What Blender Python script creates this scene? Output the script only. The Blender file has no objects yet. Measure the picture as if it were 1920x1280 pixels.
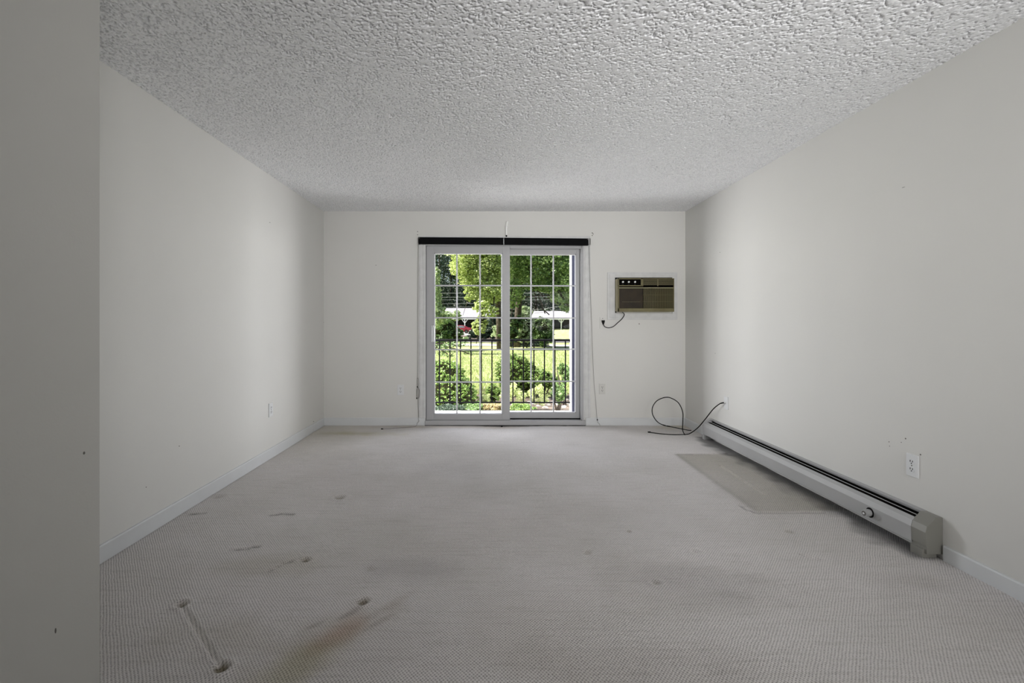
import bpy, bmesh, math, random
import numpy as np
from mathutils import Vector, Matrix
random.seed(7); RNG = np.random.default_rng(11)
S = bpy.context.scene; C = S.collection
PI = math.pi

# ---------------------------------------------------------------- camera
F = 900.0; VX, VY = 918.0, 606.0; EYE = 1.14
cd = bpy.data.cameras.new('camera'); cam = bpy.data.objects.new('camera', cd); C.objects.link(cam)
cam.location = (0, 0, EYE); cam.rotation_euler = (PI/2, 0, 0)
cd.sensor_width = 36; cd.sensor_fit = 'HORIZONTAL'; cd.lens = F/1920*36
cd.shift_x = (960-VX)/1920; cd.shift_y = -(640-VY)/1920
cd.clip_start = .02; cd.clip_end = 500
S.camera = cam

# ---------------------------------------------------------------- view, world, sun, lamps
S.view_settings.view_transform = 'Standard'; S.view_settings.look = 'None'
S.view_settings.gamma = 1; S.view_settings.use_curve_mapping = False
S.view_settings.exposure = 0.13
W = bpy.data.worlds.new('world'); S.world = W; W.use_nodes = True
wn = W.node_tree; wn.nodes.clear()
sky = wn.nodes.new('ShaderNodeTexSky'); sky.sky_type = 'NISHITA'; sky.sun_disc = False
sky.sun_elevation = math.radians(43); sky.sun_rotation = math.radians(-90); sky.dust_density = 2
bg = wn.nodes.new('ShaderNodeBackground'); bg.inputs[1].default_value = 0.17
wo = wn.nodes.new('ShaderNodeOutputWorld')
wn.links.new(sky.outputs[0], bg.inputs[0]); wn.links.new(bg.outputs[0], wo.inputs[0])

def lamp(kind, name, loc, direction, power, size=None, sizey=None, color=(1,1,1), spread=None):
    l = bpy.data.lights.new(name, kind); l.energy = power; l.color = color
    o = bpy.data.objects.new(name, l); C.objects.link(o); o.location = loc
    o.rotation_euler = Vector(direction).to_track_quat('-Z', 'Y').to_euler()
    if kind == 'AREA':
        l.shape = 'RECTANGLE'; l.size = size; l.size_y = sizey
        if spread: l.spread = math.radians(spread)
    if kind == 'SUN': l.angle = math.radians(.6)
    return o
lamp('SUN', 'sun_lamp', (0, 20, 30), (.72, -.05, -.68), 12.0, color=(1, .96, .88))
# daylight that the open sky beside and above the doorway sends into the room
lamp('AREA', 'daylight_left', (-2.4, 7.0, .85), (3.2, -2.4, .45), 350, 3.0, 2.6, (.97, .98, 1.0))
lamp('AREA', 'daylight_right', (2.95, 7.6, .85), (-3.3, -2.4, .45), 490, 3.0, 2.6, (.97, .98, 1.0))
lamp('AREA', 'daylight_above', (.15, 6.7, 3.5), (0, -1.1, -1.5), 50, 2.4, 1.2, (.97, .98, 1.0))
# unseen fill lamps added behind the camera to brighten the walls
lamp('AREA', 'unseen_fill', (1.45, -1.3, 1.45), (-.18, 1, .09), 25, 1.2, 1.0, (1, .995, .985), 78)
lamp('AREA', 'unseen_fill_left', (-.70, -1.6, 1.5), (2.55, 5.9, 0), 3, .5, 1.0, (1, .995, .985), 50)

# ---------------------------------------------------------------- materials
def mat(name, col, rough=.6, metal=0, spec=.5, noise=None, bump=None, trans=0):
    m = bpy.data.materials.new(name); m.use_nodes = True
    nt = m.node_tree; b = nt.nodes['Principled BSDF']
    b.inputs['Base Color'].default_value = (*col, 1); b.inputs['Roughness'].default_value = rough
    b.inputs['Metallic'].default_value = metal; b.inputs['Specular IOR Level'].default_value = spec
    if noise or bump:
        tc = nt.nodes.new('ShaderNodeTexCoord')
    if noise:   # (scale, other colour)
        n = nt.nodes.new('ShaderNodeTexNoise'); n.inputs['Scale'].default_value = noise[0]; n.inputs['Detail'].default_value = 6
        r = nt.nodes.new('ShaderNodeValToRGB'); r.color_ramp.elements[0].position = .38; r.color_ramp.elements[1].position = .62
        r.color_ramp.elements[0].color = (*col, 1); r.color_ramp.elements[1].color = (*noise[1], 1)
        nt.links.new(tc.outputs['Object'], n.inputs['Vector']); nt.links.new(n.outputs[0], r.inputs[0]); nt.links.new(r.outputs[0], b.inputs['Base Color'])
    if bump:    # (scale, strength, distance)
        n = nt.nodes.new('ShaderNodeTexNoise'); n.inputs['Scale'].default_value = bump[0]; n.inputs['Detail'].default_value = 4
        bp = nt.nodes.new('ShaderNodeBump'); bp.inputs['Strength'].default_value = bump[1]; bp.inputs['Distance'].default_value = bump[2]
        nt.links.new(tc.outputs['Object'], n.inputs['Vector']); nt.links.new(n.outputs[0], bp.inputs['Height']); nt.links.new(bp.outputs[0], b.inputs['Normal'])
    return m

def leaf_mat(name, cols, transl=.35):
    m = bpy.data.materials.new(name); m.use_nodes = True
    nt = m.node_tree; nt.nodes.clear()
    g = nt.nodes.new('ShaderNodeNewGeometry'); r = nt.nodes.new('ShaderNodeValToRGB')
    el = r.color_ramp.elements
    while len(el) < len(cols): el.new(.5)
    for i, c in enumerate(cols): el[i].position = i/(len(cols)-1); el[i].color = (*c, 1)
    d = nt.nodes.new('ShaderNodeBsdfDiffuse'); t = nt.nodes.new('ShaderNodeBsdfTranslucent')
    gl = nt.nodes.new('ShaderNodeBsdfGlossy'); gl.inputs['Roughness'].default_value = .45; gl.inputs['Color'].default_value = (.8, .8, .8, 1)
    mx = nt.nodes.new('ShaderNodeMixShader'); mx.inputs[0].default_value = transl
    m2 = nt.nodes.new('ShaderNodeMixShader'); m2.inputs[0].default_value = .05
    o = nt.nodes.new('ShaderNodeOutputMaterial')
    L = nt.links.new
    L(g.outputs['Random Per Island'], r.inputs[0]); L(r.outputs[0], d.inputs[0]); L(r.outputs[0], t.inputs[0])
    L(d.outputs[0], mx.inputs[1]); L(t.outputs[0], mx.inputs[2]); L(mx.outputs[0], m2.inputs[1]); L(gl.outputs[0], m2.inputs[2]); L(m2.outputs[0], o.inputs[0])
    return m

def wall_material(name, col):
    m = mat(name, col, .62, spec=.25)
    nt = m.node_tree; b = nt.nodes['Principled BSDF']; tc = nt.nodes.new('ShaderNodeTexCoord')
    n = nt.nodes.new('ShaderNodeTexNoise'); n.inputs['Scale'].default_value = 1.7; n.inputs['Detail'].default_value = 5
    r = nt.nodes.new('ShaderNodeValToRGB'); r.color_ramp.elements[0].color = (*[c*.965 for c in col], 1); r.color_ramp.elements[1].color = (*[min(1, c*1.03) for c in col], 1)
    n2 = nt.nodes.new('ShaderNodeTexNoise'); n2.inputs['Scale'].default_value = 160; n2.inputs['Detail'].default_value = 3
    bp = nt.nodes.new('ShaderNodeBump'); bp.inputs['Strength'].default_value = .12; bp.inputs['Distance'].default_value = .002
    L = nt.links.new
    L(tc.outputs['Object'], n.inputs['Vector']); L(n.outputs[0], r.inputs[0]); L(r.outputs[0], b.inputs['Base Color'])
    L(tc.outputs['Object'], n2.inputs['Vector']); L(n2.outputs[0], bp.inputs['Height']); L(bp.outputs[0], b.inputs['Normal'])
    return m

def carpet_material():
    m = bpy.data.materials.new('looped berber carpet'); m.use_nodes = True
    nt = m.node_tree; b = nt.nodes['Principled BSDF']; L = nt.links.new
    b.inputs['Roughness'].default_value = .95; b.inputs['Specular IOR Level'].default_value = .1
    b.inputs['Sheen Weight'].default_value = .15; b.inputs['Sheen Roughness'].default_value = .5
    tc = nt.nodes.new('ShaderNodeTexCoord')
    wob = nt.nodes.new('ShaderNodeTexNoise'); wob.inputs['Scale'].default_value = 9; wob.inputs['Detail'].default_value = 2
    L(tc.outputs['Object'], wob.inputs['Vector'])
    add = nt.nodes.new('ShaderNodeVectorMath'); add.operation = 'MULTIPLY_ADD'
    L(wob.outputs['Color'], add.inputs[0]); add.inputs[1].default_value = (.012, .012, 0); L(tc.outputs['Object'], add.inputs[2])
    sep = nt.nodes.new('ShaderNodeSeparateXYZ'); L(add.outputs[0], sep.inputs[0])
    def M(op, a, bb=None):
        n = nt.nodes.new('ShaderNodeMath'); n.operation = op
        for i, v in enumerate([a, bb]):
            if v is None: continue
            if isinstance(v, (int, float)): n.inputs[i].default_value = v
            else: L(v, n.inputs[i])
        return n.outputs[0]
    sx = M('SINE', M('MULTIPLY', sep.outputs[0], 2*PI/.0125)); sy = M('SINE', M('MULTIPLY', sep.outputs[1], 2*PI/.0155))
    h = M('MULTIPLY_ADD', M('MULTIPLY', sx, sy), .5); nt.nodes[-1].inputs[2].default_value = .5
    fine = nt.nodes.new('ShaderNodeTexNoise'); fine.inputs['Scale'].default_value = 130; fine.inputs['Detail'].default_value = 3
    L(tc.outputs['Object'], fine.inputs['Vector'])
    hh = M('ADD', M('MULTIPLY', h, .65), M('MULTIPLY', fine.outputs[0], .6))
    bp = nt.nodes.new('ShaderNodeBump'); bp.inputs['Strength'].default_value = .55; bp.inputs['Distance'].default_value = .005
    L(hh, bp.inputs['Height']); L(bp.outputs[0], b.inputs['Normal'])
    # yarn tone follows loop height, with the shade between loops painted darker
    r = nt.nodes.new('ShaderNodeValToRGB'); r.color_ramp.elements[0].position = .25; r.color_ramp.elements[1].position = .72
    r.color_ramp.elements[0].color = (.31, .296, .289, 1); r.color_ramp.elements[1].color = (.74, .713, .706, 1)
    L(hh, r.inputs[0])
    # dirt: broad worn patches
    n = nt.nodes.new('ShaderNodeTexNoise'); n.inputs['Scale'].default_value = 1.3; n.inputs['Detail'].default_value = 5
    L(tc.outputs['Object'], n.inputs['Vector'])
    r2 = nt.nodes.new('ShaderNodeValToRGB'); r2.color_ramp.elements[0].position = .35; r2.color_ramp.elements[1].position = .65
    r2.color_ramp.elements[0].color = (.90, .89, .87, 1); r2.color_ramp.elements[1].color = (1.03, 1.02, 1.02, 1)
    L(n.outputs[0], r2.inputs[0])
    n3 = nt.nodes.new('ShaderNodeTexNoise'); n3.inputs['Scale'].default_value = 3; n3.inputs['Detail'].default_value = 4
    mp = nt.nodes.new('ShaderNodeMapping'); mp.inputs['Scale'].default_value = (1.5, 18, 1)
    L(tc.outputs['Object'], mp.inputs[0]); L(mp.outputs[0], n3.inputs['Vector'])
    r3 = nt.nodes.new('ShaderNodeValToRGB'); r3.color_ramp.elements[0].position = .3; r3.color_ramp.elements[1].position = .5
    r3.color_ramp.elements[0].color = (.90, .90, .89, 1); r3.color_ramp.elements[1].color = (1, 1, 1, 1)
    L(n3.outputs[0], r3.inputs[0])
    def mul(a, bb):
        x = nt.nodes.new('ShaderNodeMix'); x.data_type = 'RGBA'; x.blend_type = 'MULTIPLY'; x.inputs[0].default_value = 1
        L(a, x.inputs[6]); L(bb, x.inputs[7]); return x.outputs[2]
    at = nt.nodes.new('ShaderNodeAttribute'); at.attribute_name = 'stain_shade'
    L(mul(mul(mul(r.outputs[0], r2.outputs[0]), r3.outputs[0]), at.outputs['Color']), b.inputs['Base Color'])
    return m

def glass_material():
    m = bpy.data.materials.new('clear glass'); m.use_nodes = True; nt = m.node_tree; nt.nodes.clear()
    t = nt.nodes.new('ShaderNodeBsdfTransparent'); g = nt.nodes.new('ShaderNodeBsdfGlossy'); g.inputs['Roughness'].default_value = .02
    f = nt.nodes.new('ShaderNodeFresnel'); f.inputs[0].default_value = 1.05
    x = nt.nodes.new('ShaderNodeMixShader'); o = nt.nodes.new('ShaderNodeOutputMaterial')
    nt.links.new(f.outputs[0], x.inputs[0]); nt.links.new(t.outputs[0], x.inputs[1]); nt.links.new(g.outputs[0], x.inputs[2]); nt.links.new(x.outputs[0], o.inputs[0])
    return m

M_wall = wall_material('warm white wall paint', (.72, .712, .685))
M_wall_shade = wall_material('wall paint darkened for shade', (.56, .552, .525))  # wall paint darkened so the partition looks shaded
M_ceil = mat('popcorn ceiling', (.78, .785, .80), .95, spec=.1, noise=(105, (.97, .975, .985)))  # grey flecks in the colour add shade specks between the lumps
M_carpet = carpet_material(); M_glass = glass_material()
M_base = mat('satin white baseboard', (.70, .715, .725), .45, spec=.35, noise=(3, (.66, .67, .68)))
M_vinyl = mat('white vinyl door frame', (.43, .43, .44), .42, spec=.35)
M_bead = mat('glossy white glazing bead', (.50, .50, .52), .35, spec=.35)
M_trim = mat('painted wood casing', (.68, .68, .675), .45, spec=.3, noise=(14, (.62, .62, .615)))
M_black = mat('black vinyl valance', (.004, .004, .005), .7, spec=.08)
M_iron = mat('black painted iron', (.004, .004, .005), .6, spec=.12)
M_rubber = mat('black rubber', (.006, .0055, .005), .6, spec=.15)
M_cordgrey = mat('grey cord', (.08, .075, .065), .7)
M_plate = mat('white plastic plate', (.74, .75, .76), .35, spec=.4)
M_platepaint = mat('painted over plate', (.64, .63, .60), .5, spec=.3)
M_hole = mat('dark recess', (.01, .01, .01), .9, spec=.1)
M_smudge = mat('grey scuff', (.16, .15, .14), .9, spec=.1)
M_olive = mat('aged olive gold plastic', (.175, .155, .075), .45, spec=.25, noise=(9, (.14, .12, .055)))
M_cream = mat('yellowed cream plastic', (.45, .41, .25), .45, spec=.3)
M_gold = mat('dull gold slat', (.24, .21, .11), .4, spec=.35)
M_brown = mat('brown wood look panel', (.020, .014, .007), .5, spec=.2, noise=(7, (.034, .023, .011)))
M_dark = mat('dark inside', (.004, .0035, .003), .9, spec=.03)
M_chrome = mat('bright knob', (.92, .92, .90), .25, spec=.6)
M_heat = mat('enamelled grey metal cover', (.43, .43, .43), .4, spec=.35, noise=(2.5, (.40, .40, .40)))
M_cap = mat('beige grey metal end cap', (.25, .245, .22), .4, spec=.4)
M_fin = mat('heater element fins', (.015, .015, .014), .6)
M_deck = mat('white deck board', (.78, .78, .76), .6, noise=(8, (.7, .7, .68)))
M_white = mat('bright white exterior paint', (.80, .80, .80), .5)
M_siding = mat('slate blue siding', (.022, .023, .04), .8, spec=.05)
M_core = mat('dark core for inner shade', (.020, .018, .010), 1, spec=0, noise=(30, (.030, .036, .014)), bump=(40, 1, .05))
M_bark = mat('rough dark bark', (.045, .036, .03), .9, spec=.1, noise=(5, (.10, .085, .07)), bump=(9, .8, .05))
M_lawn = mat('sunlit lawn', (.28, .35, .11), .95, spec=.05, noise=(1.4, (.56, .58, .32)), bump=(14, 1, .08))
M_mulch = mat('mulch', (.06, .042, .03), .95, noise=(12, (.16, .125, .10)), bump=(20, 1, .05))
M_road = mat('pale concrete', (.55, .52, .47), .8, noise=(2, (.5, .48, .44)))
M_asph = mat('weathered asphalt', (.10, .095, .10), .9, noise=(1, (.15, .14, .15)))  # asphalt colour darkened to carry tree shade on the road
M_rock = mat('pale rock', (.42, .39, .36), .85, noise=(7, (.14, .12, .11)), bump=(12, .6, .03))
M_shing = mat('weathered light grey shingles', (.30, .285, .32), .9, noise=(2.5, (.36, .345, .385)))
M_cpwall = mat('dark carport back wall', (.018, .016, .015), .9)
M_red = mat('red car paint', (.30, .012, .035), .25, spec=.6); M_redc = M_red
M_cglass = mat('car window', (.22, .26, .30), .1, spec=.8)
M_darkcar = mat('dark car paint', (.03, .035, .05), .3)
M_wire = mat('grey wire', (.25, .26, .26), .6)
LF_yel = leaf_mat('yellow green maple leaves', [(.16, .22, .05), (.50, .60, .19), (.78, .84, .44)], .42)
LF_mid = leaf_mat('green maple leaves', [(.09, .16, .05), (.26, .40, .12), (.52, .64, .28)], .42)
LF_dark = leaf_mat('dark conifer needles', [(.012, .028, .016), (.03, .055, .03), (.07, .11, .06)], .2)
LF_pale = leaf_mat('pale silvery green leaves', [(.22, .32, .13), (.42, .52, .28), (.62, .68, .45)], .4)
LF_bush = leaf_mat('deep green shrub leaves', [(.035, .075, .02), (.11, .20, .05), (.32, .44, .17)], .3)
LF_juni = leaf_mat('bright juniper foliage', [(.03, .065, .012), (.12, .22, .035), (.34, .46, .11)], .15)
LF_flow = leaf_mat('pale yellow green weeds', [(.35, .43, .14), (.55, .62, .28), (.78, .80, .48)], .45)
LF_red = leaf_mat('yellow and rust groundcover', [(.20, .08, .05), (.30, .27, .10), (.48, .45, .24)], .3)
LF_grass = leaf_mat('grass blades', [(.20, .28, .07), (.42, .49, .18), (.70, .71, .42)], .4)
LF_hill = leaf_mat('hazy green hillside leaves', [(.05, .09, .04), (.12, .19, .08), (.22, .30, .14)], .3)

# ---------------------------------------------------------------- object helpers
def link(name, me, m, parent=None, smooth=False):
    o = bpy.data.objects.new(name, me); C.objects.link(o)
    if m is not None and len(me.materials) == 0: me.materials.append(m)
    if parent: o.parent = parent
    if smooth:
        for p in me.polygons: p.use_smooth = True
    return o
def tag(o, label=None, cat=None, group=None, kind=None):
    if label: o['label'] = label
    if cat: o['category'] = cat
    if group: o['group'] = group
    if kind: o['kind'] = kind
    return o
def thing(name, label, cat, loc=(0, 0, 0), group=None):
    o = bpy.data.objects.new(name, None); C.objects.link(o); o.location = loc; o.empty_display_size = .1
    return tag(o, label, cat, group)
class MB:
    """collects shapes; build() links them as one mesh object (points are world points, moved to the parent's origin)"""
    def __init__(s): s.bm = bmesh.new()
    def box(s, x0, x1, y0, y1, z0, z1, bev=0):
        r = bmesh.ops.create_cube(s.bm, size=1)
        bmesh.ops.scale(s.bm, vec=(x1-x0, y1-y0, z1-z0), verts=r['verts'])
        bmesh.ops.translate(s.bm, vec=((x0+x1)/2, (y0+y1)/2, (z0+z1)/2), verts=r['verts'])
        if bev:
            es = list({e for v in r['verts'] for e in v.link_edges})
            bmesh.ops.bevel(s.bm, geom=es, offset=bev, segments=2, affect='EDGES', profile=.5)
        return s
    def cyl(s, p, q, r, r2=None, n=16, cap=True):
        p = Vector(p); q = Vector(q); d = q-p
        g = bmesh.ops.create_cone(s.bm, cap_ends=cap, segments=n, radius1=r, radius2=r if r2 is None else r2, depth=d.length)
        mtx = Matrix.Translation((p+q)/2) @ d.to_track_quat('Z', 'Y').to_matrix().to_4x4()
        bmesh.ops.transform(s.bm, matrix=mtx, verts=g['verts']); return s
    def tube(s, pts, r, n=8, closed=False):
        pts = [Vector(p) for p in pts]; rs = r if isinstance(r, (list, tuple)) else [r]*len(pts)
        rings = []; up = Vector((0, 0, 1)); prev = None
        for i, p in enumerate(pts):
            t = (pts[min(i+1, len(pts)-1)]-pts[max(i-1, 0)]).normalized()
            a = prev if prev is not None else (up if abs(t.z) < .9 else Vector((1, 0, 0)))
            u = (a - t*a.dot(t)).normalized(); prev = u; w = t.cross(u)
            rings.append([s.bm.verts.new(p + (u*math.cos(2*PI*k/n)+w*math.sin(2*PI*k/n))*rs[i]) for k in range(n)])
        for a, b in zip(rings, rings[1:]):
            for k in range(n): s.bm.faces.new((a[k], a[(k+1) % n], b[(k+1) % n], b[k]))
        s.bm.faces.new(rings[0][::-1]); s.bm.faces.new(rings[-1]); return s
    def prism(s, poly, fn, a, b):
        """poly of 2-D points, fn(u, v, t) -> 3-D, extruded from t=a to t=b"""
        A = [s.bm.verts.new(fn(u, v, a)) for u, v in poly]; B = [s.bm.verts.new(fn(u, v, b)) for u, v in poly]
        n = len(poly)
        for k in range(n): s.bm.faces.new((A[k], A[(k+1) % n], B[(k+1) % n], B[k]))
        s.bm.faces.new(A[::-1]); s.bm.faces.new(B); return s
    def quad(s, *p): s.bm.faces.new([s.bm.verts.new(q) for q in p]); return s
    def blob(s, c, r, sub=2, jit=.15):
        g = bmesh.ops.create_icosphere(s.bm, subdivisions=sub, radius=1)
        for v in g['verts']:
            k = 1+random.uniform(-jit, jit)
            v.co = Vector((v.co.x*r[0]*k+c[0], v.co.y*r[1]*k+c[1], v.co.z*r[2]*k+c[2]))
        return s
    def build(s, name, m, parent=None, smooth=False, bevel=0):
        bmesh.ops.recalc_face_normals(s.bm, faces=s.bm.faces)
        me = bpy.data.meshes.new(name)
        if parent:
            base = Vector((0, 0, 0)); p = parent
            while p: base += p.location; p = p.parent
            bmesh.ops.translate(s.bm, vec=-base, verts=s.bm.verts)
        s.bm.to_mesh(me); s.bm.free()
        o = link(name, me, m, parent, smooth)
        if bevel:
            md = o.modifiers.new('bevel', 'BEVEL'); md.width = bevel; md.segments = 2; md.limit_method = 'ANGLE'
        return o
def struct(o, label=None): o['kind'] = 'structure'; return tag(o, label)

def grid_mesh(name, xs, ys, Z, flip=False, color=None):
    nx, ny = len(xs), len(ys)
    X, Y = np.meshgrid(xs, ys); co = np.stack([X, Y, Z], -1).reshape(-1, 3).astype(np.float32)
    i = np.arange(nx*ny).reshape(ny, nx)
    q = np.stack([i[:-1, :-1], i[:-1, 1:], i[1:, 1:], i[1:, :-1]], -1).reshape(-1, 4)
    if flip: q = q[:, ::-1]
    q = q.astype(np.int32); me = bpy.data.meshes.new(name)
    me.vertices.add(len(co)); me.vertices.foreach_set('co', co.ravel())
    me.loops.add(q.size); me.loops.foreach_set('vertex_index', q.ravel())
    me.polygons.add(len(q)); me.polygons.foreach_set('loop_start', np.arange(0, q.size, 4, dtype=np.int32))
    me.polygons.foreach_set('use_smooth', np.ones(len(q), bool))
    me.update(calc_edges=True)
    if color is not None:
        a = me.color_attributes.new('stain_shade', 'FLOAT_COLOR', 'POINT')
        a.data.foreach_set('color', np.concatenate([color.reshape(-1, 3), np.ones((nx*ny, 1))], 1).astype(np.float32).ravel())
    return me
def quads_mesh(name, P):
    """P: (n,4,3) loose quads"""
    n = len(P); me = bpy.data.meshes.new(name)
    me.vertices.add(n*4); me.vertices.foreach_set('co', P.reshape(-1).astype(np.float32))
    me.loops.add(n*4); me.loops.foreach_set('vertex_index', np.arange(n*4, dtype=np.int32))
    me.polygons.add(n); me.polygons.foreach_set('loop_start', np.arange(0, n*4, 4, dtype=np.int32))
    me.update(calc_edges=True); return me
def leaves(cent, size, up=.5, aspect=.7):
    """leaf quads (kite shaped, slightly folded by orientation) at the given centres, random tilt biased upward"""
    n = len(cent); nrm = RNG.normal(size=(n, 3)); nrm[:, 2] = np.abs(nrm[:, 2])+up; nrm[:, 1] -= .25
    nrm /= np.linalg.norm(nrm, axis=1, keepdims=True)
    a = np.cross(nrm, RNG.normal(size=(n, 3))); a /= np.linalg.norm(a, axis=1, keepdims=True); b = np.cross(nrm, a)
    s = (size*RNG.uniform(.6, 1.3, n))[:, None]
    return np.stack([cent-a*s*.5, cent+b*s*.5*aspect-a*s*.05, cent+a*s*.5, cent-b*s*.5*aspect-a*s*.05], 1)
def crown_points(blobs, n, clusters=40, spread=.28, shell=.75):
    """clumps on the shells of ellipsoids (cx,cy,cz,rx,ry,rz)"""
    vol = np.array([b[3]*b[4]*b[5] for b in blobs]); vol = vol**.7; vol /= vol.sum(); out = []
    for b, w in zip(blobs, vol):
        k = max(6, int(clusters*w*len(blobs)/1.5)); m = max(30, int(n*w)); c = np.array(b[:3]); r = np.array(b[3:])
        d = RNG.normal(size=(k, 3)); d /= np.linalg.norm(d, axis=1, keepdims=True)
        rad = RNG.uniform(shell*.7, 1, (k, 1)); cc = d*rad
        idx = RNG.integers(0, k, m)
        off = RNG.normal(size=(m, 3)); off /= np.linalg.norm(off, axis=1, keepdims=True); off *= spread*RNG.uniform(.2, 1, (m, 1))**.6
        off[:, 2] *= .7
        out.append(c+(cc[idx]+off)*r)
    return np.concatenate(out)

def foliage(name, pts, size, m, parent, up=.5, aspect=.7):
    base = np.array(parent.location) if parent else np.zeros(3)
    return link(name, quads_mesh(name, leaves(pts-base, size, up, aspect)), m, parent)

def tree(name, label, cat, base, r0, h, blobs, n, size, m, group=None, clusters=60, spread=.28, lean=(0, 0), branches=True, up=.5):
    t = thing(name, label, cat, base, group); b = Vector(base)
    foliage('crown', crown_points(blobs, n, clusters, spread), size, m, t, up)
    mb = MB(); top = b+Vector((lean[0], lean[1], h))
    pts = [b+Vector((0, 0, -.15)), b+Vector((lean[0]*.2, 0, h*.3)), b+Vector((lean[0]*.55, 0, h*.65)), top]
    mb.tube(pts, [r0*1.25, r0, r0*.8, r0*.4], 10)
    mb.build('trunk', M_bark, t, True)
    if branches:
        for q in blobs:
            c = Vector(q[:3]); s = b.lerp(top, random.uniform(.55, .95)); mid = s.lerp(c, .5)+Vector((0, 0, .12*h))
            bb = MB(); bb.tube([s, mid, c, c+(c-mid)*.5], [r0*.38, r0*.26, r0*.15, r0*.04], 7); bb.build('branch', M_bark, t, True)
    return t

def px(u, v, Y): return ((u-VX)/F*Y, Y, EYE-(v-VY)/F*Y)
def flo(u, v, z=0.0):
    Y = F*(EYE-z)/(v-VY); return ((u-VX)/F*Y, Y)
def spline(pts, k=10):
    pts = [Vector(p) for p in pts]; P = [pts[0]]+pts+[pts[-1]]; out = []
    for i in range(1, len(P)-2):
        a, b, c, d = P[i-1:i+3]
        for j in range(k):
            t = j/k; out.append(.5*((2*b)+(c-a)*t+(2*a-5*b+4*c-d)*t*t+(3*b-a-3*c+d)*t**3))
    out.append(pts[-1]); return out

# ================================================================ ROOM
XL, XR, YB, ZC = -1.857, 2.19, 5.37, 2.40
PX0, PY = -.975, 1.2          # partition corner
K = YB/F
def bx(u): return (u-VX)*K
def bz(v): return EYE-(v-VY)*K
DX0, DX1, DZ1 = bx(798), bx(1094), bz(459)     # doorway opening
YF = -2.6                     # wall behind the camera

# floor with real dents and furrows, stains and painted dent shade kept in a colour attribute
def field(p, xs, ys):
    X, Y = np.meshgrid(xs, ys); return X, Y
xs = np.arange(XL-.02, XR+.021, .0062); ys = np.arange(PY-.4, YB+.14, .0062)
X, Y = np.meshgrid(xs, ys); Zf = np.zeros_like(X); stain_shade = np.ones(X.shape+(3,))
def dist_seg(a, b):
    a = np.array(a); b = np.array(b); d = b-a; t = np.clip(((X-a[0])*d[0]+(Y-a[1])*d[1])/(d@d), 0, 1)
    return np.hypot(X-a[0]-t*d[0], Y-a[1]-t*d[1])
def smooth_noise(shape, sig, seed):
    r = np.random.default_rng(seed).normal(size=shape)
    fy = np.fft.fftfreq(shape[0])[:, None]; fx = np.fft.rfftfreq(shape[1])[None]
    g = np.exp(-2*(PI*sig)**2*(fx**2+fy**2)); o = np.fft.irfft2(np.fft.rfft2(r)*g, s=shape); return o/o.std()
NZ = smooth_noise(X.shape, 6, 3); NZ2 = smooth_noise(X.shape, 2, 4); NZ3 = smooth_noise(X.shape, 25, 5)
Zf += .0007*NZ+.0012*NZ3
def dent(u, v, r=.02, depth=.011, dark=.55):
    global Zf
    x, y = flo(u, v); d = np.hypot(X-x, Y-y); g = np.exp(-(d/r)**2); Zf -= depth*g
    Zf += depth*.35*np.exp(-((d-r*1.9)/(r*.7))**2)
    m = np.clip(g*1.3*(1+.4*NZ2), 0, 1)[..., None]*dark; stain_shade[:] = stain_shade*(1-m*np.array([.72, .76, .85]))  # dent shade painted into the colour, deepest in the hollow
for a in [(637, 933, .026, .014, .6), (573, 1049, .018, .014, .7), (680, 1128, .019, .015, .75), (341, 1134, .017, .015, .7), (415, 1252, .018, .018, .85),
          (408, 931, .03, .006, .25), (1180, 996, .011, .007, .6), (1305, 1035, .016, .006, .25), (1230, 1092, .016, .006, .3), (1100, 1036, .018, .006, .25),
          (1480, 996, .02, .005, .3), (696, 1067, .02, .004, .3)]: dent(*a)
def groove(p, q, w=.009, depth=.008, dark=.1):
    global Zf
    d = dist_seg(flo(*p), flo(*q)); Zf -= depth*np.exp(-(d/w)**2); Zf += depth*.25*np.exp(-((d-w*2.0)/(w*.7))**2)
    stain_shade[:] = stain_shade*(1-(dark*np.exp(-(d/w)**2)*(np.clip(.75+.6*NZ2, .1, 1.4) if dark > .3 else 1))[..., None])  # puts furrow shade into the colour; negative dark paints a highlight
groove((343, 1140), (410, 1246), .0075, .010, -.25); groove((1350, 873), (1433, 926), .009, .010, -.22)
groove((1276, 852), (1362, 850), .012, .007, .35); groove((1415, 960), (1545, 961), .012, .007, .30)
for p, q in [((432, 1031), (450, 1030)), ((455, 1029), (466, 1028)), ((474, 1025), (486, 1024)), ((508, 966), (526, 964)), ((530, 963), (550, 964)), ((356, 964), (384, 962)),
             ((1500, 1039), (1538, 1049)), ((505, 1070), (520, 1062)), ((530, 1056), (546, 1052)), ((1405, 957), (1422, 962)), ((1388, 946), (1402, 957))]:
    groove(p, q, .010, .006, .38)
def blot(u, v, ru, rv, col, amt, rot=0, edge=1.0):
    """stain given by a floor point under the photo and radii in metres"""
    x, y = flo(u, v); c, s = math.cos(rot), math.sin(rot); dx, dy = X-x, Y-y
    d = np.hypot((dx*c+dy*s)/ru, (-dx*s+dy*c)/rv)+.10*NZ+.12*NZ3
    m = np.clip((1.15-d)/edge, 0, 1); m = m*m*(3-2*m)*amt
    stain_shade[:] = stain_shade*(1-m[..., None]*(1-np.array(col)))
blot(632, 1188, .15, .075, (.82, .68, .60), .8, 1.0); blot(562, 1240, .20, .10, (.80, .80, .66), .8, .9); blot(600, 1205, .36, .15, (.86, .84, .79), .9, .95)
blot(655, 1150, .08, .022, (.62, .60, .58), .7, .9); blot(590, 1172, .06, .018, (.66, .65, .63), .6, .8); blot(712, 1165, .08, .02, (.70, .68, .65), .6, .9); blot(730, 1135, .16, .03, (.80, .78, .75), .6, .9)
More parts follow.
